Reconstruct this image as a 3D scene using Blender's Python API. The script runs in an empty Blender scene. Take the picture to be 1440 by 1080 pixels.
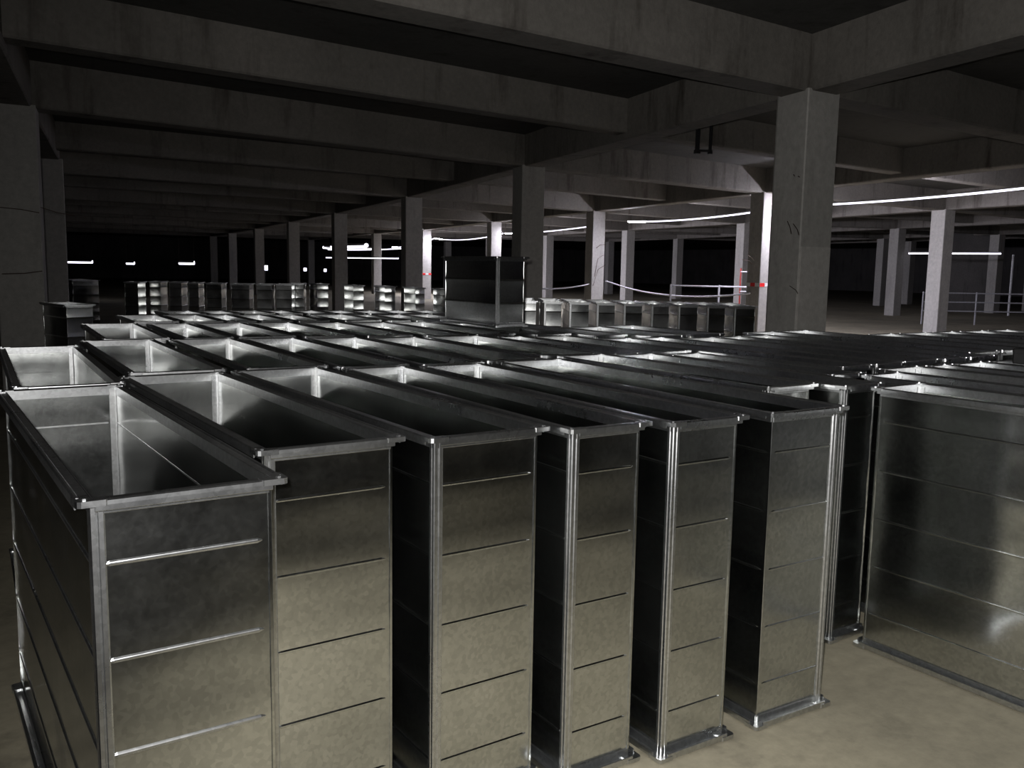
import bpy, bmesh, math, random
from mathutils import Vector, Matrix

random.seed(7)
scene = bpy.context.scene
col = scene.collection

# ------------------------------------------------------------------ camera
cam_data = bpy.data.cameras.new('camera')
cam_data.sensor_fit = 'HORIZONTAL'
cam_data.sensor_width = 36.0
cam_data.lens = 36.0 * 1270.0 / 1440.0
cam_data.clip_end = 300
cam = bpy.data.objects.new('camera', cam_data)
col.objects.link(cam)
RV = Vector((0.8293162, -0.5585244, 0.0168826))
UV = Vector((0.0577611, 0.1157390, 0.9915988))
FV = Vector((0.5557861, 0.8213738, -0.1282452))
cam.matrix_world = Matrix(((RV.x, UV.x, -FV.x, 0.0), (RV.y, UV.y, -FV.y, 0.0), (RV.z, UV.z, -FV.z, 1.77), (0, 0, 0, 1)))
scene.camera = cam

# ------------------------------------------------------------------ world, exposure
world = bpy.data.worlds.new('world')
scene.world = world
world.use_nodes = True
bg = world.node_tree.nodes['Background']
bg.inputs[0].default_value = (0.0, 0.0, 0.0, 1)
bg.inputs[1].default_value = 0.0
vs = scene.view_settings
vs.view_transform = 'Standard'
vs.look = 'None'
vs.exposure = 0.0
vs.gamma = 1.0
vs.use_curve_mapping = False
scene.cycles.use_denoising = True
scene.cycles.max_bounces = 12
scene.cycles.glossy_bounces = 8
scene.cycles.diffuse_bounces = 4
scene.cycles.caustics_reflective = True
scene.cycles.sample_clamp_indirect = 6.0

# strength of the light ropes hung in the place
ROPE_MAIN = 310.0     # long rope on the second line of columns
ROPE_FAR = 4.0

# the photographer's torch, beside the lens, pointing the way the photograph looks
lamp_data = bpy.data.lights.new('torch', 'SPOT')
lamp_data.energy = 700.0
lamp_data.color = (1.0, .985, .97)
lamp_data.shadow_soft_size = .025
lamp_data.spot_size = math.radians(124)
lamp_data.spot_blend = 1.0
lamp = bpy.data.objects.new('torch', lamp_data)
lamp.location = (-.05, .02, 1.84)
lamp.rotation_euler = (Vector((.766, .643, -.16))).to_track_quat('-Z', 'Y').to_euler()
col.objects.link(lamp)

# ------------------------------------------------------------------ helpers
def link(o, parent=None):
    col.objects.link(o)
    if parent is not None:
        o.parent = parent
    return o

def mesh_from(name, verts, faces, mat=None, smooth=False):
    me = bpy.data.meshes.new(name)
    me.from_pydata(verts, [], faces)
    me.update()
    bm = bmesh.new(); bm.from_mesh(me)
    bmesh.ops.recalc_face_normals(bm, faces=bm.faces)
    bm.to_mesh(me); bm.free()
    if smooth:
        me.polygons.foreach_set('use_smooth', [True] * len(me.polygons))
    if mat:
        me.materials.append(mat)
    return me

class MB:
    def __init__(self):
        self.v = []; self.f = []
    def add(self, vs_, fs_):
        n = len(self.v)
        self.v += [tuple(v) for v in vs_]
        self.f += [tuple(i + n for i in f) for f in fs_]
    def box(self, x0, x1, y0, y1, z0, z1):
        self.add([(x0,y0,z0),(x1,y0,z0),(x1,y1,z0),(x0,y1,z0),(x0,y0,z1),(x1,y0,z1),(x1,y1,z1),(x0,y1,z1)],
                 [(0,3,2,1),(4,5,6,7),(0,1,5,4),(1,2,6,5),(2,3,7,6),(3,0,4,7)])
    def sweep(self, profile, path_frames, closed_profile=True, caps=True):
        # path_frames: list of functions mapping (u, v) -> xyz
        n = len(profile); k = len(path_frames)
        vs_ = [fr(u, v) for fr in path_frames for (u, v) in profile]
        fs_ = []
        for a in range(k - 1):
            for b in range(n if closed_profile else n - 1):
                c = (b + 1) % n
                fs_.append((a*n+b, a*n+c, (a+1)*n+c, (a+1)*n+b))
        if caps and closed_profile:
            fs_.append(tuple(range(n))[::-1])
            fs_.append(tuple((k-1)*n+i for i in range(n)))
        self.add(vs_, fs_)
    def tube(self, pts, r, seg=6):
        pts = [Vector(p) for p in pts]
        frames = []
        for i, p in enumerate(pts):
            t = (pts[min(i+1, len(pts)-1)] - pts[max(i-1, 0)]).normalized()
            up = Vector((0,0,1)) if abs(t.z) < .9 else Vector((1,0,0))
            a = t.cross(up).normalized(); b = a.cross(t).normalized()
            frames.append(lambda u, v, p=p, a=a, b=b: tuple(p + a*u + b*v))
        prof = [(r*math.cos(2*math.pi*i/seg), r*math.sin(2*math.pi*i/seg)) for i in range(seg)]
        self.sweep(prof, frames)
    def mesh(self, name, mat, smooth=False):
        return mesh_from(name, self.v, self.f, mat, smooth)

def obj(name, me, parent=None):
    return link(bpy.data.objects.new(name, me), parent)

def empty(name, loc, rz=0.0):
    o = bpy.data.objects.new(name, None)
    o.empty_display_size = 0.1
    o.location = loc
    o.rotation_euler = (0, 0, rz)
    return link(o)

def tag(o, label=None, cat=None, group=None, kind=None):
    if label: o['label'] = label
    if cat: o['category'] = cat
    if group: o['group'] = group
    if kind: o['kind'] = kind
    return o

# ------------------------------------------------------------------ materials
def new_mat(name):
    m = bpy.data.materials.new(name)
    m.use_nodes = True
    nt = m.node_tree
    b = nt.nodes['Principled BSDF']
    return m, nt, b

def N(nt, kind, **kw):
    n = nt.nodes.new(kind)
    for k, v in kw.items():
        setattr(n, k, v)
    return n

def noise(nt, vec, scale, detail=4, rough=.55):
    n = N(nt, 'ShaderNodeTexNoise')
    n.inputs['Scale'].default_value = scale
    n.inputs['Detail'].default_value = detail
    n.inputs['Roughness'].default_value = rough
    nt.links.new(vec, n.inputs['Vector'])
    return n

def ramp(nt, fac, stops):
    r = N(nt, 'ShaderNodeValToRGB')
    while len(r.color_ramp.elements) < len(stops):
        r.color_ramp.elements.new(0.5)
    for e, (pos, c) in zip(r.color_ramp.elements, stops):
        e.position = pos
        e.color = (*c, 1) if len(c) == 3 else c
    nt.links.new(fac, r.inputs[0])
    return r

def mixc(nt, fac, a, b, mode='MIX'):
    m = N(nt, 'ShaderNodeMix', data_type='RGBA', blend_type=mode)
    if hasattr(fac, 'links'): nt.links.new(fac, m.inputs[0])
    else: m.inputs[0].default_value = fac
    for s, i in ((a, 6), (b, 7)):
        if hasattr(s, 'links'): nt.links.new(s, m.inputs[i])
        else: m.inputs[i].default_value = (*s, 1)
    return m

def concrete(name, light, dark, stain, scale=1.0, bump=.25, rough=.9, streak=True):
    m, nt, b = new_mat(name)
    tc = N(nt, 'ShaderNodeTexCoord')
    geo = N(nt, 'ShaderNodeNewGeometry')
    pos = geo.outputs['Position']
    n1 = noise(nt, pos, .55*scale, 6, .6)
    c1 = ramp(nt, n1.outputs[0], [(.32, dark), (.68, light)])
    # run-off streaks and form stains, stretched vertically
    mp = N(nt, 'ShaderNodeMapping'); mp.inputs['Scale'].default_value = (2.2*scale, 2.2*scale, .35*scale if streak else 2.2*scale)
    nt.links.new(pos, mp.inputs[0])
    n2 = noise(nt, mp.outputs[0], 1.3, 5, .65)
    f2 = ramp(nt, n2.outputs[0], [(.54, (0,0,0)), (.74, (1,1,1))])
    c2 = mixc(nt, f2.outputs[0], c1.outputs[0], stain)
    n3 = noise(nt, pos, 16*scale, 5, .7)
    c3 = mixc(nt, .35, c2.outputs[2], (0.5,.5,.5), 'OVERLAY')
    nt.links.new(n3.outputs[0], c3.inputs[7])
    nt.links.new(c3.outputs[2], b.inputs['Base Color'])
    b.inputs['Roughness'].default_value = rough
    b.inputs['Specular IOR Level'].default_value = .25
    bp = N(nt, 'ShaderNodeBump'); bp.inputs['Strength'].default_value = bump; bp.inputs['Distance'].default_value = .02
    nt.links.new(n3.outputs[0], bp.inputs['Height'])
    nt.links.new(bp.outputs[0], b.inputs['Normal'])
    return m

M = {}
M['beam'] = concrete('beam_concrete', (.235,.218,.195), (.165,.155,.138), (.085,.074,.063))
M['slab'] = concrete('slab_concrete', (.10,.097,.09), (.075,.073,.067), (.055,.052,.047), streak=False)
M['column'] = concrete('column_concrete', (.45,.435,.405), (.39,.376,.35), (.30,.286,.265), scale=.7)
M['wall'] = concrete('wall_concrete', (.22,.21,.2), (.15,.145,.14), (.1,.1,.095))
M['floor'] = concrete('floor_concrete', (.35,.315,.228), (.22,.20,.148), (.155,.14,.104), scale=.8, bump=.12, rough=.8, streak=False)

def galvanised(name, base, rough_lo, rough_hi, wave):
    m, nt, b = new_mat(name)
    tc = N(nt, 'ShaderNodeTexCoord')
    oi = N(nt, 'ShaderNodeObjectInfo')
    off = N(nt, 'ShaderNodeVectorMath', operation='ADD')
    sc_ = N(nt, 'ShaderNodeVectorMath', operation='SCALE'); sc_.inputs['Scale'].default_value = 37.0
    cmb = N(nt, 'ShaderNodeCombineXYZ')
    nt.links.new(oi.outputs['Random'], cmb.inputs[0]); nt.links.new(oi.outputs['Random'], cmb.inputs[1])
    nt.links.new(cmb.outputs[0], sc_.inputs[0])
    nt.links.new(tc.outputs['Object'], off.inputs[0]); nt.links.new(sc_.outputs[0], off.inputs[1])
    P = off.outputs[0]
    vo = N(nt, 'ShaderNodeTexVoronoi'); vo.inputs['Scale'].default_value = 75
    nt.links.new(P, vo.inputs['Vector'])
    bw = N(nt, 'ShaderNodeRGBToBW'); nt.links.new(vo.outputs['Color'], bw.inputs[0])
    n1 = noise(nt, P, 2.2, 5, .6)
    n2 = noise(nt, P, 42, 4, .7)
    spangle = ramp(nt, bw.outputs[0], [(.2, tuple(c*.90 for c in base)), (.8, tuple(min(1, c*1.08) for c in base))])
    smudge = ramp(nt, n1.outputs[0], [(.35, (1,1,1)), (.75, (.78,.775,.75))])
    c = mixc(nt, 1.0, spangle.outputs[0], smudge.outputs[0], 'MULTIPLY')
    nt.links.new(c.outputs[2], b.inputs['Base Color'])
    b.inputs['Metallic'].default_value = 1.0
    rr = N(nt, 'ShaderNodeMapRange'); rr.inputs['From Min'].default_value = .3; rr.inputs['From Max'].default_value = .7
    rr.inputs['To Min'].default_value = rough_lo; rr.inputs['To Max'].default_value = rough_hi
    nt.links.new(n1.outputs[0], rr.inputs[0])
    ad = N(nt, 'ShaderNodeMath', operation='MULTIPLY_ADD'); ad.inputs[1].default_value = .06; 
    nt.links.new(n2.outputs[0], ad.inputs[0]); nt.links.new(rr.outputs[0], ad.inputs[2])
    nt.links.new(ad.outputs[0], b.inputs['Roughness'])
    n3 = noise(nt, P, 1.7, 1, .4)
    bp = N(nt, 'ShaderNodeBump'); bp.inputs['Strength'].default_value = wave; bp.inputs['Distance'].default_value = .06
    nt.links.new(n3.outputs[0], bp.inputs['Height'])
    bp2 = N(nt, 'ShaderNodeBump'); bp2.inputs['Strength'].default_value = .04; bp2.inputs['Distance'].default_value = .003
    nt.links.new(n2.outputs[0], bp2.inputs['Height']); nt.links.new(bp.outputs[0], bp2.inputs['Normal'])
    nt.links.new(bp2.outputs[0], b.inputs['Normal'])
    return m

M['zinc'] = galvanised('galvanised_sheet', (.66,.675,.67), .09, .20, .20)
M['flange'] = galvanised('galvanised_flange', (.60,.61,.62), .22, .34, .10)
M['seam'] = galvanised('galvanised_seam', (.66,.67,.68), .22, .32, .10)

def plain(name, c, rough=.6, metal=0.0, var=.25, scale=30):
    m, nt, b = new_mat(name)
    tc = N(nt, 'ShaderNodeTexCoord')
    n1 = noise(nt, tc.outputs['Object'], scale, 4, .6)
    r = ramp(nt, n1.outputs[0], [(.3, tuple(x*(1-var) for x in c)), (.7, tuple(min(1, x*(1+var)) for x in c))])
    nt.links.new(r.outputs[0], b.inputs['Base Color'])
    b.inputs['Roughness'].default_value = rough
    b.inputs['Metallic'].default_value = metal
    return m

M['steel_black'] = plain('black_painted_steel', (.012,.012,.013), .7)
M['rebar'] = plain('rusty_wire', (.10,.07,.055), .8)
M['rail'] = plain('grey_rail', (.42,.42,.44), .5)
M['rope_white'] = plain('white_cord', (.75,.74,.78), .7)
M['tape_red'] = plain('red_tape', (.80,.03,.03), .5)
M['tape_white'] = plain('white_tape', (.85,.84,.84), .5)
M['white_strip'] = plain('strip_white', (.8,.8,.82), .5)
M['black_plastic'] = plain('black_plastic', (.012,.012,.012), .65)
M['red_paint'] = plain('red_paint', (.25,.03,.025), .5)

def emission(name, c, s):
    m = bpy.data.materials.new(name); m.use_nodes = True
    nt = m.node_tree; nt.nodes.clear()
    out = nt.nodes.new('ShaderNodeOutputMaterial'); e = nt.nodes.new('ShaderNodeEmission')
    e.inputs[0].default_value = (*c, 1); e.inputs[1].default_value = s
    nt.links.new(e.outputs[0], out.inputs[0])
    return m
M['led_main'] = emission('led_cool_white', (.86,.84,1.0), ROPE_MAIN)
M['led_back'] = emission('led_strip_back', (.86,.84,1.0), 3.0)
M['led_far'] = emission('led_cool_white_far', (.86,.85,1.0), ROPE_FAR)

# ------------------------------------------------------------------ structure
XA, XB, YA, YB = -16.0, 80.0, -12.0, 98.0
SOFFIT, SLAB = 3.65, 4.22
def struct(name, mb, mat):
    return tag(obj(name, mb.mesh(name, mat)), kind='structure')
mb = MB(); mb.box(XA, XB, YA, YB, -.2, 0); floor = struct('floor', mb, M['floor'])
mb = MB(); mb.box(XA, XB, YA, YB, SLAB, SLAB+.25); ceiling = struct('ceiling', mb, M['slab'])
mb = MB(); mb.box(XA-.3, XA, YA, YB, -.2, SLAB+.25); struct('wall_left', mb, M['wall'])
mb = MB(); mb.box(XB, XB+.3, YA, YB, -.2, SLAB+.25); struct('wall_right', mb, M['wall'])
mb = MB(); mb.box(XA, XB, YB, YB+.3, -.2, SLAB+.25); struct('wall_back', mb, M['wall'])
mb = MB(); mb.box(XA, XB, YA-.3, YA, -.2, SLAB+.25); struct('wall_front', mb, M['wall'])

# stained partition wall far back at the right
mb = MB()
wa, wb = Vector((41.4,25.15)), Vector((43.9,23.45)); wn = Vector((.56,.83))*.25
mb.add([(v.x, v.y, z) for z in (0, SLAB) for v in (wa, wb, wb+wn, wa+wn)], [(3,2,1,0),(4,5,6,7),(0,1,5,4),(1,2,6,5),(2,3,7,6),(3,0,4,7)])
struct('wall_partition', mb, M['wall'])

# column grid: near left-hand corner of every column (lines run away from the camera, rows across)
GRID = {}
lines = {
 0: [(-.2,6.0), (1.01,12.95), (2.19,19.4), (3.15,27.5), (4.3,36.0)],
 1: [(7.94,6.33), (9.76,14.19), (11.77,22.8), (13.59,32.1), (14.95,40.6), (16.6,50.4), (17.9,59.6), (19.2,68.5)],
 2: [(15.6,6.6), (17.38,14.99), (19.15,23.66), (20.83,32.54), (23.1,42.8), (24.0,50.7), (25.6,60.5), (27.2,69.5)],
 3: [(23.7,6.9), (25.5,15.2), (27.89,24.97), (29.66,34.01), (31.8,43.6), (33.4,52.5), (35.2,61.5)],
 4: [(31.5,7.2), (33.2,15.4), (34.9,22.8), (37.0,31.2), (39.45,40.57), (41.5,49.5)],
 5: [(39.4,7.6), (41.0,15.0), (42.5,22.6), (44.6,30.0), (46.9,39.0)],
 6: [(45.5,8.0), (46.3,15.6), (47.2,23.2), (48.9,31.1), (51.2,40.4)],
}
CW = .52
ROWN = ['first', 'second', 'third', 'fourth', 'fifth', 'sixth', 'seventh', 'eighth']
LINEN = {0: 'leftmost line of columns', 1: 'line of columns just right of centre', 2: 'line of columns carrying the long light rope',
         3: 'line of columns beyond the long light rope', 4: 'second line of columns beyond the light rope', 5: 'third line of columns beyond the light rope',
         6: 'last line of columns at far right'}
DIRX = {}
for L, pts in lines.items():
    for r, (x, y) in enumerate(pts):
        a = pts[min(r+1, len(pts)-1)]; b_ = pts[max(r-1, 0)]
        d = Vector((a[0]-b_[0], a[1]-b_[1])).normalized()
        GRID[(L, r)] = (x, y, d)

def column_mesh(d, mat, h):
    s = .012
    w = CW; k = d / d.y * CW
    # chamfered prism: width along x, depth along the line direction
    base = [(s,0),(w-s,0),(w,0+s*k.y/CW),(w+k.x*.94, k.y*.94),(w-s+k.x,k.y),(s+k.x,k.y),(k.x*.94, k.y*.94),(0,s)]
    mb = MB()
    def fr(z): return lambda u, v: (u, v, z)
    mb.sweep(base, [fr(0), fr(h*.33), fr(h*.66), fr(h)])
    return mb.mesh('column_shaft', mat)

def wire(pts, r=.004):
    mb = MB(); mb.tube(pts, r, 5); return mb.mesh('tie_wire', M['rebar'])

column_tags = {
 (1,0): 'big square concrete column right of centre, nearest of all columns, wires on its left face',
 (1,1): 'square concrete column rising behind the raised duct',
 (1,2): 'dark square concrete column left of the raised duct',
 (2,1): 'square concrete column half hidden behind the nearest column, red and white tape on it',
 (2,2): 'concrete column with one bright lit face right of the raised duct',
 (2,3): 'brightly lit column showing just above the raised duct',
 (2,4): 'bright concrete column left of the raised duct with tape around it',
 (3,1): 'pale lit concrete column at the right under the long light rope',
 (0,1): 'dim concrete column at the left edge of the photo',
}
COLS = {}
for (L, r), (x, y, d) in GRID.items():
    if (L, r) == (0, 0) or (L == 6 and r < 1): continue
    c = empty('concrete_column', (x, y, 0))
    lab = column_tags.get((L, r), 'square concrete column, %s from the near end in the %s' % (ROWN[r], LINEN[L]))
    tag(c, lab, 'column', 'square concrete columns')
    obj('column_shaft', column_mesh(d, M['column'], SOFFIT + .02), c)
    COLS[(L, r)] = c
# tie wires standing out of the near columns
def add_wires(key, specs):
    c = COLS[key]
    for (pts, r) in specs:
        obj('tie_wire', wire(pts, r), c)
add_wires((1,0), [([(.03,.10,2.78),(-.10,-.02,2.755),(-.22,-.12,2.74)], .005), ([(.03,.16,2.80),(-.12,.03,2.77),(-.20,-.04,2.755)], .005),
                  ([(.02,.12,2.28),(-.12,-.05,2.21),(-.28,-.2,2.15)], .005), ([(.02,.2,2.31),(-.15,.02,2.23),(-.3,-.12,2.16)], .005),
                  ([(.02,.12,1.62),(-.1,-.06,1.58),(-.22,-.18,1.55)], .004)])
add_wires((2,2), [([(.15,-.01,2.45),(.22,-.12,2.55),(.40,-.2,2.58)], .008), ([(.10,-.01,1.5),(.2,-.05,2.1),(.36,-.06,2.2),(.44,-.06,2.22)], .007),
                  ([(.05,-.01,1.2),(.18,-.1,1.75),(.42,-.18,1.9)], .009)])
add_wires((0,1), [([(.50,-.01,2.35),(.3,-.05,2.38),(.02,-.02,2.40)], .006), ([(.5,-.02,1.62),(.3,-.05,1.59),(.05,-.02,1.58)], .007), ([(.52,.0,2.42),(.7,-.05,2.36),(.9,-.06,2.33)], .005)])
add_wires((2,1), [([(-.02,.2,2.02),(-.35,.0,2.10),(-.6,-.1,2.16)], .007), ([(-.02,.25,1.94),(-.3,.1,2.02),(-.62,.05,2.05)], .007), ([(-.02,.3,1.75),(-.3,.2,1.78),(-.5,.15,1.82)], .006)])

# lower part of the nearest column's right face carries a later, paler coat of plaster
M['plaster'] = concrete('plaster_coat', (.55,.53,.49), (.48,.46,.43), (.40,.385,.36), scale=.7)
mb = MB(); mb.box(.018, CW-.018, -.007, .002, 0, 2.04)
pc = obj('plaster_coat', mb.mesh('plaster_coat', M['plaster']), COLS[(1,0)]); pc['label'] = 'paler plaster coat on the lower half'

# beams: parts of the ceiling
def beam(p0, p1, w, z0, z1=SLAB + .02):
    a = Vector(p0); b = Vector(p1); d = (b - a).normalized(); n = Vector((-d.y, d.x)) * (w/2)
    c = [a+n, a-n, b-n, b+n]
    s = .02
    mb = MB()
    def P(v, z): return (v.x, v.y, z)
    ai, bi = n.normalized()*s, n.normalized()*s
    prof = [a+n, a-n, b-n, b+n]
    lo = [a+n-ai, a-n+ai, b-n+ai, b+n-ai]
    mb.add([P(v,z1) for v in prof] + [P(v,z0+s) for v in prof] + [P(v,z0) for v in lo],
           [(0,1,2,3),(4,5,1,0),(5,6,2,1),(6,7,3,2),(7,4,0,3),(8,9,5,4),(9,10,6,5),(10,11,7,6),(11,8,4,7),(11,10,9,8)])
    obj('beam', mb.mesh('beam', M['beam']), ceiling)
def ctr(L, r):
    x, y, d = GRID[(L, r)]
    return (x + CW/2 + d.x*CW/2, y + CW/2)
maxr = {L: len(p) for L, p in lines.items()}
for L in lines:
    for r in range(maxr[L]-1):
        beam(ctr(L, r), ctr(L, r+1), .42, SOFFIT)
    # towards and past the camera
    c0 = Vector(ctr(L, 0)); d0 = (Vector(ctr(L, 1)) - c0).normalized()
    beam(c0, c0 - d0*(c0.y+11)/d0.y, .42, SOFFIT)
ks = sorted(lines)
for r in range(8):
    prev = None
    for L in ks:
        if r < maxr[L] and not (L == 0 and r > 1):
            c = ctr(L, r)
            if prev: beam(prev, c, .42, SOFFIT)
            elif r == 0: beam((-15.8, c[1]-.2), c, .42, SOFFIT)
            else: beam((-15.8, c[1]-1.4), c, .42, SOFFIT)
            # secondary beam in the middle of the bay beyond
            prev = c
for r in range(7):
    prev = None
    for L in ks:
        if r+1 < maxr[L] and not (L == 0 and r > 0):
            a, b = ctr(L, r), ctr(L, r+1)
            c = ((a[0]+b[0])/2, (a[1]+b[1])/2 - .05)
            if prev: beam(prev, c, .32, SOFFIT+.09)
            elif L < 2: beam((-15.8, c[1]-.6), c, .32, SOFFIT+.09)
            prev = c
for yy in (-2.0,):
    beam((-15.8, yy), (60, yy+.3), .42, SOFFIT)

# ------------------------------------------------------------------ ducts
H = 1.24
FL = .032
def flange_profile():
    # (outward, down from the end face); an angle bar with a hemmed outer lip
    return [(-.004,.0),(.020,.0),(.024,-.003),(.029,-.003),(.033,.0005),(.0335,.010),(.0335,.022),(.0315,.024),(.029,.022),(.028,.012),(.020,.0075),(.004,.0075),(.004,.036),(.001,.038),(-.004,.036)]
cache = {}
def key(*a): return tuple(round(x, 3) if isinstance(x, float) else x for x in a)

def flange_bar(length, along, side, top, z):
    k = key('bar', length, along, side, top, z)
    if k in cache: return cache[k]
    prof = flange_profile()
    mb = MB()
    def fr(t):
        def f(u, v):
            zz = z - v if top else z + v
            return (t, side*u, zz) if along == 'x' else (side*u, t, zz)
        return f
    h = length/2 - .004
    mb.sweep(prof, [fr(-h), fr(h)])
    cache[k] = mb.mesh('flange_bar', M['flange'])
    return cache[k]

def flange_corner(sx, sy, top, z):
    k = key('corner', sx, sy, top, z)
    if k in cache: return cache[k]
    mb = MB()
    e = FL + .004
    base = [(-.03,.002),(.002,.002),(.002,-.03),(e-.004,-.03),(e,-.026),(e,e-.012),(e-.004,e-.004),(e-.012,e),(-.026,e),(-.03,e-.004)]
    def fr(dz):
        zz = z + dz if top else z - dz
        return lambda u, v: (sx*u, sy*v, zz)
    mb.sweep(base, [fr(-.012), fr(.0025), ])
    # bolt boss
    def fb(dz):
        zz = z + dz if top else z - dz
        return lambda u, v: (sx*(.016+u), sy*(.016+v), zz)
    hexa = [(.007*math.cos(i*math.pi/3), .007*math.sin(i*math.pi/3)) for i in range(6)]
    mb.sweep(hexa, [fb(.001), fb(.006)])
    cache[k] = mb.mesh('flange_corner', M['flange'])
    return cache[k]

def rib_z(i, h, nrib):
    return h - .155 - .23*(nrib - i) if h > 1 else h*i/(nrib+1)

def panel_profile(h, nrib, ribs):
    pts = [(0.0, 0.0)]
    if ribs:
        zs = [rib_z(i, h, nrib) for i in range(1, nrib+1)]
        for z in zs:
            pts += [(0, z-.007), (.002, z-.004), (.003, z), (.002, z+.004), (0, z+.007)]
    pts.append((0.0, h))
    # every field between two ribs is slightly dished
    edges_ = [0.0] + [rib_z(i, h, nrib) for i in range(1, nrib+1)] + [h]
    for a, b in zip(edges_[:-1], edges_[1:]):
        for t in (.15, .32, .5, .68, .85):
            z = a + (b-a)*t
            pts.append((-.0028*(b-a)/.23*4*t*(1-t), z))
    pts.sort(key=lambda q: q[1])
    return pts

def panel(length, along, side, h, nrib, ribs):
    k = key('panel', length, along, side, h, nrib, ribs)
    if k in cache: return cache[k]
    prof = panel_profile(h, nrib, ribs)
    closed = [(u, z) for (u, z) in prof] + [(u-.0016, z) for (u, z) in reversed(prof)]
    mb = MB()
    def fr(t):
        return lambda u, z: ((t, side*u, z) if along == 'x' else (side*u, t, z))
    hl = length/2
    mb.sweep(closed, [fr(-hl), fr(hl)])
    cache[k] = mb.mesh('side_panel', M['zinc'], True)
    cache[k].set_sharp_from_angle(angle=math.radians(20))
    return cache[k]

def rib(length, along, side, bold=False):
    k = key('rib', length, along, side, bold)
    if k in cache: return cache[k]
    prof = [(-.0035,-.004),(-.0014,-.0075),(.0002,-.0075),(.0024,-.0048),(.0034,-.0018),(.0034,.0018),(.0024,.0048),(.0002,.0075),(-.0014,.0075),(-.0035,.004)]
    prof = [(u*.85, z*.8) for u, z in prof] if bold else [(u*.7 - .0003, z*.66) for u, z in prof]
    mb = MB()
    hl = length/2 - .022
    def fr(t, s=1.0):
        return lambda u, z: ((t, side*u*s, z*s) if along == 'x' else (side*u*s, t, z*s))
    mb.sweep(prof, [fr(-hl, .3), fr(-hl+.012), fr(hl-.012), fr(hl, .3)])
    cache[k] = mb.mesh('pressed_rib', M['seam'] if bold else M['zinc'])
    return cache[k]

def seam(sx, sy, h):
    k = key('seam', sx, sy, h)
    if k in cache: return cache[k]
    # folded lock seam wrapping the corner, with a groove on both faces
    o, i = .005, -.006
    prof = [(o-.003,o),(o,o-.003),(o,-.007),(o-.0025,-.0095),(o-.0025,-.0115),(o,-.014),(o,-.024),(.0008,-.028),(i,-.026),(i,-.012),(i,i),(-.012,i),(-.026,i),(-.028,.0008),(-.024,o),(-.014,o),(-.0115,o-.0025),(-.0095,o-.0025),(-.007,o)]
    mb = MB()
    def fr(z): return lambda u, v: (sx*u, sy*v, z)
    mb.sweep(prof, [fr(.012), fr(h*.5), fr(h-.012)])
    cache[k] = mb.mesh('corner_seam', M['seam'])
    return cache[k]

def fold(sx, sy, h):
    k = key('fold', sx, sy, h)
    if k in cache: return cache[k]
    o = .0022
    prof = [(o-.001,o),(o,o-.001),(o,-.006),(-.003,-.006),(-.003,-.003),(-.006,-.003),(-.006,o)]
    mb = MB()
    def fr(z): return lambda u, v: (sx*u, sy*v, z)
    mb.sweep(prof, [fr(.012), fr(h-.012)])
    cache[k] = mb.mesh('corner_fold', M['zinc'])
    return cache[k]

def merged(k, parts, name, mat):
    if k in cache: return cache[k]
    bm = bmesh.new()
    for me, loc in parts:
        t = me.copy(); t.transform(Matrix.Translation(loc)); bm.from_mesh(t); bpy.data.meshes.remove(t)
    me = bpy.data.meshes.new(name); bm.to_mesh(me); bm.free()
    me.materials.clear(); me.materials.append(mat)
    cache[k] = me
    return me

def make_duct(W, L, cx, cy, rz, label, group, tier, z=.007, h=H, nrib=5, flip=1, bold=False):
    """W, L: outer flange sizes; tier 0 = every part, 1 = without loose flange pieces, 2 = far away"""
    W = round(W, 2); L = round(L, 2)
    w, l = W - 2*FL, L - 2*FL
    root = empty('sheet_metal_duct', (cx, cy, z), rz)
    tag(root, label, 'duct', group)
    for along, ln, off, axis in (('x', w, l/2, 'y'), ('y', l, w/2, 'x')):
        for side in (-1, 1):
            p = obj('side_panel', panel(ln, along, side, h, nrib, tier > 0), root)
            p.location = (0, side*off, 0) if axis == 'y' else (side*off, 0, 0)
            if tier == 0:
                for i in range(1, nrib+1):
                    r_ = obj('pressed_rib', rib(ln, along, side, bold), p)
                    r_.location = (0, 0, rib_z(i, h, nrib))
    if tier < 2:
        for sx in (-1, 1):
            for sy in (-1, 1):
                if tier < 2 and sx*sy*flip > 0: s = obj('corner_seam', seam(sx, sy, h), root)
                elif tier == 0: s = obj('corner_fold', fold(sx, sy, h), root)
                else: continue
                s.location = (sx*w/2, sy*l/2, 0)
    for top in (True, False):
        zz = h if top else 0.0
        pieces = []
        for side in (-1, 1):
            pieces.append((flange_bar(w, 'x', side, top, zz), (0, side*l/2, 0), 'flange_bar'))
            pieces.append((flange_bar(l, 'y', side, top, zz), (side*w/2, 0, 0), 'flange_bar'))
            for s2 in (-1, 1):
                pieces.append((flange_corner(side, s2, top, zz), (side*w/2, s2*l/2, 0), 'flange_corner'))
        if tier == 0:
            f = obj('top_flange' if top else 'bottom_flange', pieces[0][0], root); f.location = pieces[0][1]
            base = Vector(pieces[0][1])
            for me, loc, nm in pieces[1:]:
                o = obj(nm, me, f); o.location = Vector(loc) - base
        else:
            obj('top_flange' if top else 'bottom_flange', merged(key('fl', W, L, top, h), [(a, b) for a, b, _ in pieces], 'flange', M['flange']), root)
    return root

ORD = ['first','second','third','fourth','fifth','sixth','seventh','eighth','ninth','tenth','eleventh','twelfth','thirteenth','fourteenth','fifteenth','sixteenth','seventeenth','eighteenth','nineteenth','twentieth']

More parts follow.
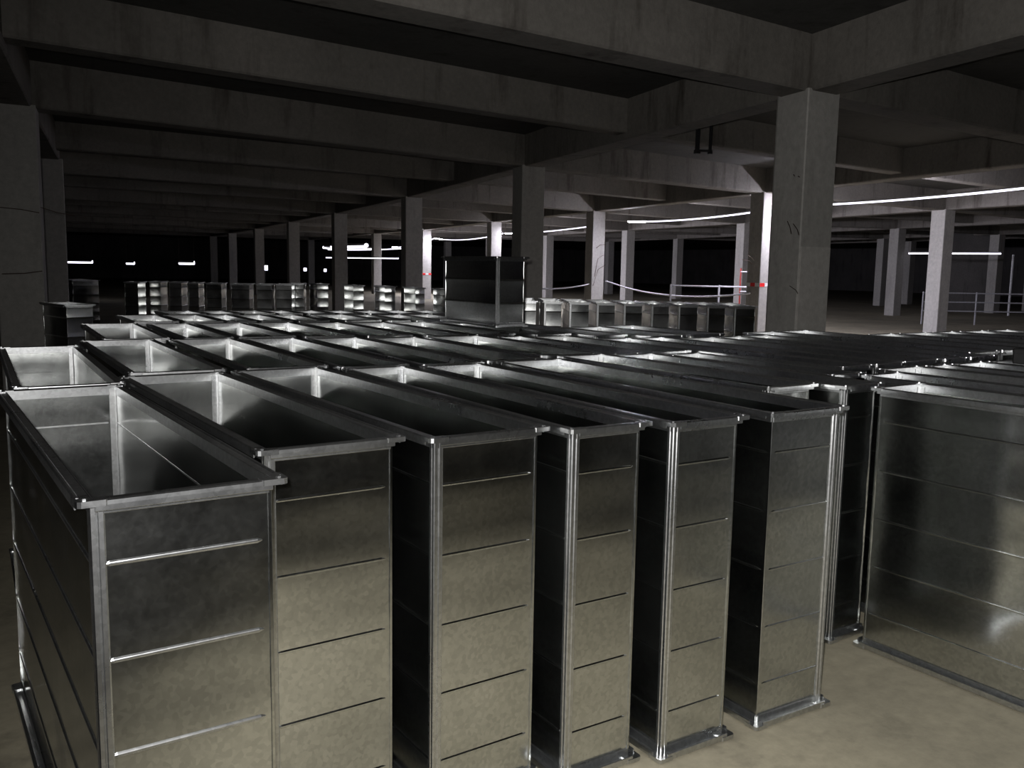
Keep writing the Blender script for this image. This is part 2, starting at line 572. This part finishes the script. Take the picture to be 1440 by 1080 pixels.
def place(x0, x1, y0, y1, skew, label, group, tier, flip=1, bold=False):
    """outer x range at the front edge, y range, x shift per metre of y"""
    L = y1 - y0
    rz = -math.atan(skew)
    cx = (x0+x1)/2 + skew*L/2
    return make_duct(x1-x0, L/math.cos(rz), cx, (y0+y1)/2, rz, label, group, tier, flip=flip, bold=bold)

# front row, left to right
row1 = [(.29,.76,2.10,4.09,.0), (.80,1.26,2.44,4.36,.0), (1.31,1.76,2.37,4.36,-.002), (1.78,2.13,2.28,4.22,.022),
        (2.17,2.54,2.21,4.16,.03), (2.65,3.08,2.18,4.18,.038), (3.23,3.58,2.70,4.30,.0), (3.595,3.90,2.56,4.20,.0), (3.93,4.20,2.88,4.10,.0)]
row1_lab = ['nearest open-topped galvanised duct at the left, its whole near end in view',
 'wide open galvanised duct, second from left in the front row',
 'open galvanised duct, third from left in the front row',
 'narrow open galvanised duct, fourth from left in the front row',
 'narrow open galvanised duct, fifth from left in the front row, foot in view',
 'galvanised duct at the corner of the open floor, last full front of the front row',
 'galvanised duct just behind the corner duct, only its top end showing',
 'narrow galvanised duct in shadow between the corner duct and the big side-on duct',
 'narrow galvanised duct hidden behind the shadowed one, only its rim showing']
for a, lab in zip(row1, row1_lab):
    place(*a, lab, 'front row of ducts', 0, -1 if a[0] == 2.65 else 1, a[0] == .29)

# right-hand group next to the aisle
rowR = [(3.69,4.07,.56,2.50,.0), (4.09,4.40,.90,2.83,.0), (4.42,4.80,1.05,2.97,.0), (4.83,5.05,1.05,2.95,.0), (5.08,5.42,1.0,2.94,.0), (5.45,5.86,1.0,2.92,.0), (5.9,6.3,.98,2.90,.0)]
labR = ['big galvanised duct at the right with its long side facing the open floor'] + \
       ['galvanised duct, %s behind the big side-on duct at the right' % o for o in ORD[:6]]
for a, lab in zip(rowR, labR):
    place(*a, lab, 'ducts at the right edge', 0)

# second row: (left, right at the back edge, y front, y back, skew)
row2 = [(.46,.89,4.14,6.10,.055), (.95,1.40,4.46,6.42,.045), (1.48,1.90,4.41,6.30,.04), (1.93,2.31,4.27,6.18,.045),
        (2.35,2.73,4.20,6.05,.04), (2.76,3.14,4.22,5.92,.04), (3.20,3.65,4.34,5.88,.035), (3.68,3.92,4.26,5.68,.02), (3.95,4.29,4.24,5.60,.0)]
for i, (xl, xr, y0, y1, sk) in enumerate(row2):
    s = sk*(y1-y0)
    place(xl-s, xr-s, y0, y1, sk, 'open galvanised duct, %s from left in the second row' % ORD[i], 'second row of ducts', 0 if i < 6 else 1)
# wide right-hand part of the second row
row2b = [(4.32,4.61,3.10,5.22), (4.63,4.92,3.10,5.19), (4.94,5.31,3.12,5.03), (5.33,5.60,3.1,5.02), (5.62,5.93,3.1,5.02), (5.96,6.34,3.3,5.30), (6.38,6.80,3.3,5.31), (6.84,7.19,2.9,4.71), (7.26,7.68,2.9,4.69), (7.72,8.06,2.9,4.66), (8.10,8.5,2.9,4.62), (8.54,8.92,2.9,4.6)]
for i, (xl, xr, y0, y1) in enumerate(row2b):
    place(xl, xr, y0, y1, 0.0, 'galvanised duct in the dark block right of centre, %s from its left' % ORD[i], 'dark block of ducts right of centre', 1)
row3 = [(1.21,1.64,6.46,8.12,.07), (1.69,2.03,6.36,7.96,.06), (2.06,2.47,6.34,7.90,.06), (2.50,2.88,6.22,7.82,.06), (2.92,3.29,6.10,7.68,.05),
        (3.32,3.68,5.96,7.55,.04), (3.71,4.07,5.93,7.50,.02), (4.12,4.47,5.76,7.46,.0), (4.50,4.84,5.50,7.30,.0), (4.88,5.26,5.26,6.36,.0), (5.30,5.70,5.26,6.41,.0)]
for i, (xl, xr, y0, y1, sk) in enumerate(row3):
    s = sk*(y1-y0)
    place(xl-s, xr-s, y0, y1, sk, 'open galvanised duct, %s from left in the third row' % ORD[i], 'third row of ducts', 1)
row4 = [(1.70,2.08,9.30), (2.10,2.44,9.2), (2.46,2.72,9.14), (2.74,3.03,9.06), (3.06,3.35,8.98), (3.49,3.86,8.92), (3.88,4.09,8.76), (4.11,4.41,8.68), (4.43,4.76,8.68)]
for i, (xl, xr, y1) in enumerate(row4):
    sk = .05; s = sk*1.05
    place(xl-s, xr-s, y1-1.05, y1, sk, 'open galvanised duct, %s from left in the fourth row' % ORD[i], 'fourth row of ducts', 1)
row5 = [(2.20,2.57,9.98), (2.59,2.89,9.9), (2.92,3.25,9.86), (3.27,3.53,9.8), (3.56,3.85,9.72), (3.88,4.16,9.62), (4.18,4.48,9.54), (4.50,4.81,9.48), (4.84,5.13,9.38)]
for i, (xl, xr, y1) in enumerate(row5):
    place(xl, xr, y1-.62, y1, .0, 'open galvanised duct, %s from left in the fifth and rearmost row' % ORD[i], 'fifth row of ducts', 1)

# short duct set on top of the third row
make_duct(.34, .96, 4.39, 6.98, 0.0, 'short galvanised duct raised on top of the others at the middle', None, 1, z=H+.017, h=.60, nrib=2)

# slanting row beyond the aisle, beside the columns
A_ = Vector((10.42, 9.2)); B_ = Vector((7.9, 11.85)); dv = (B_-A_).normalized(); nv = Vector((-dv.y, dv.x))
if nv.y < 0: nv = -nv
n = 9
for i in range(n):
    wv = (.42,.38,.40,.38,.39,.39,.41,.38,.4)[i]
    c = A_ + dv*(.2 + i*.415) + nv*.75
    make_duct(wv-.05, 1.5, c.x, c.y, math.atan2(nv.y, nv.x) - math.pi/2 + .24, 'galvanised duct, %s from the right in the slanting row under the white cord' % ORD[i], 'slanting row of ducts before the columns', 1)
# far rows at the left
far = [(4.93,23.95,.38),(5.66,24.7,.34),(6.05,24.2,.36),(6.35,23.6,.30),(6.72,23.1,.42),(7.2,22.5,.5),(7.72,22.25,.42),(8.25,22.3,.45),(8.85,23.0,.42),(9.4,22.9,.36),(9.75,21.4,.34),(10.15,20.4,.34),(10.35,19.2,.30),(10.5,18.0,.30)]
for i, (x, y, wv) in enumerate(far):
    make_duct(wv, .8, x, y+.4, -.45 if i < 9 else -.1, 'galvanised duct far back, %s from left in the far row' % ORD[i], 'far row of ducts at the back', 2)
make_duct(.72, 1.2, 3.95, 26.7, .2, 'galvanised duct farthest back at the left, below the broken light rope', None, 2)
make_duct(.36, .8, 1.66, 12.05, .22, 'dark galvanised duct standing alone beside the left column', None, 2)

# ------------------------------------------------------------------ light ropes
def sag_rope(pts, sag, r, seg=14):
    out = []
    for (a, b), s in zip(zip(pts[:-1], pts[1:]), sag):
        a, b = Vector(a), Vector(b)
        for i in range(seg + 1):
            if out and i == 0: continue
            t = i/seg
            q = a.lerp(b, t); q.z -= s*4*t*(1-t)
            out.append(q)
    mb = MB(); mb.tube(out, r, 8)
    return mb
def rope(pts, sag, r, mat, label, group='light ropes'):
    me = sag_rope(pts, sag, r).mesh('light_rope', mat)
    me.materials.append(M['white_strip'])
    me.materials.append(M['led_back'])
    for pl in me.polygons:          # upper side set opaque, added to keep light off the ceiling
        if pl.normal.z > .3: pl.material_index = 1
        # left side dimmed, full glow kept near columns, shaped to light their fronts
        elif mat is M['led_main'] and pl.normal.x < -.2 and min((pl.center - Vector(q)).length for q in pts[1:]) > 1.3:
            pl.material_index = 2
    o = obj('light_rope', me)
    for q in pts:
        w = MB(); w.tube([(q[0], q[1], q[2]), (q[0], q[1], SLAB + .01)], .006, 5)
        obj('hanging_wire', w.mesh('hanging_wire', M['rebar']), o)
    return tag(o, label, 'light rope', group)
def lx(y): return 14.88 + .21*y
rope([(lx(7.4),7.4,3.36),(lx(14.6),14.6,3.36),(lx(22.4),22.4,3.30)], [.06,.10], .036, M['led_main'], 'long sagging white light rope at the right, nearest of the ropes')
rope([(lx(24.6),24.6,3.26),(lx(32.9),32.9,3.22)], [.06], .032, M['led_main'], 'white light rope between the two lit columns right of the raised duct')
rope([(lx(33.2),33.2,3.22),(lx(42.9),42.9,3.24)], [.16], .034, M['led_main'], 'sagging white light rope left of the raised duct')
rope([(lx(43.2),43.2,3.22),(lx(51.6),51.6,2.9)], [.12], .036, M['led_main'], 'short end of white light rope behind the dark column left of centre')
rope([(26.6,51.5,2.85),(24.1,58.0,2.75)], [.05], .045, M['led_far'], 'white light rope far back between two dark columns, upper one')
rope([(19.6,47.5,2.14),(22.9,45.2,2.16)], [.0], .045, M['led_far'], 'lower white light rope far back between two dark columns')
rope([(20.2,43.0,2.60),(17.6,43.0,2.60)], [.04], .07, M['led_far'], 'bright white light rope at the fourth dark column')
rope([(15.97,38.01,2.56),(15.3,33.0,2.52)], [.0], .09, M['led_far'], 'thick bright white light rope seen end on left of centre')
rope([(10.83,43.79,1.72),(11.41,43.4,1.72)], [0], .09, M['led_far'], 'short white light rope at the far left, right one of three')
rope([(8.38,43.01,1.67),(8.67,42.82,1.67)], [0], .07, M['led_far'], 'short white light rope at the far left, middle one of three')
for k in range(3):
    pass
rope([(6.17,44.51,1.69),(7.13,43.86,1.69)], [.0], .07, M['led_far'], 'white light rope at the far left, left one of three')
rope([(35.62,22.75,2.66),(37.55,19.85,2.68)], [.0], .05, M['led_far'], 'straight white light rope far back at the right, passing behind the pale lit column')

# tiny lamps far back
def lamp_far(x, y, z, r, label):
    t = empty('work_light', (x, y, 0)); tag(t, label, 'work light', 'small work lights far back')
    mb = MB(); mb.tube([(0,0,0),(0,0,z-r)], .02, 5); obj('stand', mb.mesh('stand', M['steel_black']), t)
    mb = MB(); mb.tube([(0,0,z-r),(0,0,z+r)], r, 8); obj('lamp_head', mb.mesh('lamp_head', M['led_far']), t)
lamp_far(26.12, 67.48, 1.32, .12, 'tiny white work light far back, left of the lit column')
lamp_far(27.40, 66.6, 1.29, .11, 'tiny white work light far back, right of the lit column')
lamp_far(20.2, 59.3, 1.45, .16, 'small white work light far back between two dark columns')

# ------------------------------------------------------------------ smaller things
# pipe hanger under the slab
h = empty('pipe_hanger', (9.36, 9.22, 3.40))
tag(h, 'black steel pipe hanger of two rods hung below the ceiling', 'hanger')
for dx, dy, w in ((-.06,.03,.022), (.10,-.06,.016)):
    mb = MB(); mb.box(-w, w, -w, w, 0, .82); mb.box(-w*1.5, w*1.5, -w*1.5, w*1.5, -.02, .03)
    o = obj('hanger_rod', mb.mesh('hanger_rod', M['steel_black']), h); o.location = (dx, dy, 0)
mb = MB(); mb.tube([(-.06,.03,.02),(.10,-.06,.02)], .018, 6); obj('cross_bar', mb.mesh('cross_bar', M['steel_black']), h)

# red and white warning tape bands around two columns
def tape(key_, z, label, hgt=.06):
    x, y, d = GRID[key_]
    t = empty('warning_tape', (x, y, z)); tag(t, label, 'tape', 'warning tape')
    k = d/d.y*CW; e = .006
    c = [Vector((-e,-e)), Vector((CW+e,-e)), Vector((CW+e+k.x, CW+e)), Vector((k.x-e, CW+e))]
    idx = 0
    for i in range(4):
        a, b = c[i], c[(i+1) % 4]
        for s in range(3):
            p, q = a.lerp(b, s/3), a.lerp(b, (s+1)/3)
            nrm = Vector((q.y-p.y, p.x-q.x)).normalized()*.004
            mb = MB()
            mb.add([(v.x, v.y, zz) for zz in (0, hgt) for v in (p, q, q+nrm, p+nrm)], [(0,1,2,3),(7,6,5,4),(0,4,5,1),(1,5,6,2),(2,6,7,3),(3,7,4,0)])
            red = idx % 2 == 0
            o = obj('tape_stripe', mb.mesh('tape_stripe', M['tape_red' if red else 'tape_white']), t)
            o['label'] = 'red stripe' if red else 'white stripe'
            idx += 1
tape((2,1), 1.40, 'red and white warning tape on the column behind the nearest column', .09)
tape((2,4), 1.28, 'red and white warning tape around the bright column left of the raised duct', .10)

# white cord sagging between the columns
mb = sag_rope([(19.72,23.60,1.36),(19.33,22.14,1.18),(17.40,15.30,1.23)], [.0,.17], .022)
tag(obj('white_cord', mb.mesh('white_cord', M['rope_white'], True)), 'white cord sagging between the lit columns above the slanting ducts', 'cord')
mb = sag_rope([(10.30,14.45,1.36),(19.20,23.85,1.26)], [.05], .018)
tag(obj('white_cord', mb.mesh('white_cord', M['rope_white'], True)), 'short white cord behind the raised duct at its right', 'cord')

# guard rails
def guard_rail(p0, p1, heights, label, post_n=3):
    a, b = Vector(p0), Vector(p1)
    g = empty('guard_rail', (a.x, a.y, 0)); tag(g, label, 'railing', 'guard rails')
    d = b - a
    for z in heights:
        mb = MB(); mb.tube([(0,0,z),(d.x,d.y,z)], .025, 6); obj('rail', mb.mesh('rail', M['rail']), g)
    for i in range(post_n):
        t = i/(post_n-1)
        mb = MB(); mb.tube([(d.x*t,d.y*t,0),(d.x*t,d.y*t,max(heights)+.04)], .03, 6); obj('post', mb.mesh('post', M['rail']), g)
guard_rail((30.2,18.6), (33.4,16.5), (.48,.80,1.12), 'pale guard rail of three bars at the right edge', 3)
guard_rail((17.7,18.4), (19.6,16.6), (.75,1.34), 'pale guard rail between the columns above the white cord', 3)
# red stand beside the rail
s = empty('scaffold_stand', (19.6, 17.6, 0)); tag(s, 'thin red and grey scaffold stand beside the half hidden column', 'scaffold')
for dx, dy in ((0,0),(.45,-.3),(.0,-.5),(.45,-.8)):
    mb = MB(); mb.tube([(dx,dy,0),(dx,dy,1.85)], .024, 6); obj('upright', mb.mesh('upright', M['red_paint']), s)
for z in (.6,1.2,1.75):
    mb = MB(); mb.tube([(0,0,z),(.45,-.3,z),(.45,-.8,z),(0,-.5,z),(0,0,z)], .02, 6); obj('ledger', mb.mesh('ledger', M['rail']), s)

# white tube added in place of a far column's lit edge
mb = MB(); mb.tube([(40.95,21.1,.0),(40.95,21.1,2.7)], .05, 6)
tag(obj('white_strip', mb.mesh('white_strip', M['white_strip'])), 'thin white strip in place of a lit column edge, far back at the right edge', 'white_strip')

# black tool box lying on the ducts at the right edge
t = empty('tool_box', (5.53, 2.70, H+.012), .15); tag(t, 'small black tool box lying on the ducts at the right edge', 'tool box')
mb = MB()
def fr(z, s): return lambda u, v: (u*s, v*s, z)
prof = [(-.055,-.07),(-.045,-.08),(.045,-.08),(.055,-.07),(.055,.07),(.045,.08),(-.045,.08),(-.055,.07)]
mb.sweep(prof, [fr(0,.97), fr(.01,1), fr(.062,1), fr(.066,.98)]); obj('box_body', mb.mesh('box_body', M['black_plastic']), t)
mb = MB(); mb.sweep(prof, [fr(.066,1.03), fr(.082,1.03), fr(.09,.96)]); obj('box_lid', mb.mesh('box_lid', M['black_plastic']), t)
mb = MB(); mb.tube([(-.035,0,.088),(-.035,0,.108),(.035,0,.108),(.035,0,.088)], .006, 6); obj('box_handle', mb.mesh('box_handle', M['black_plastic']), t)
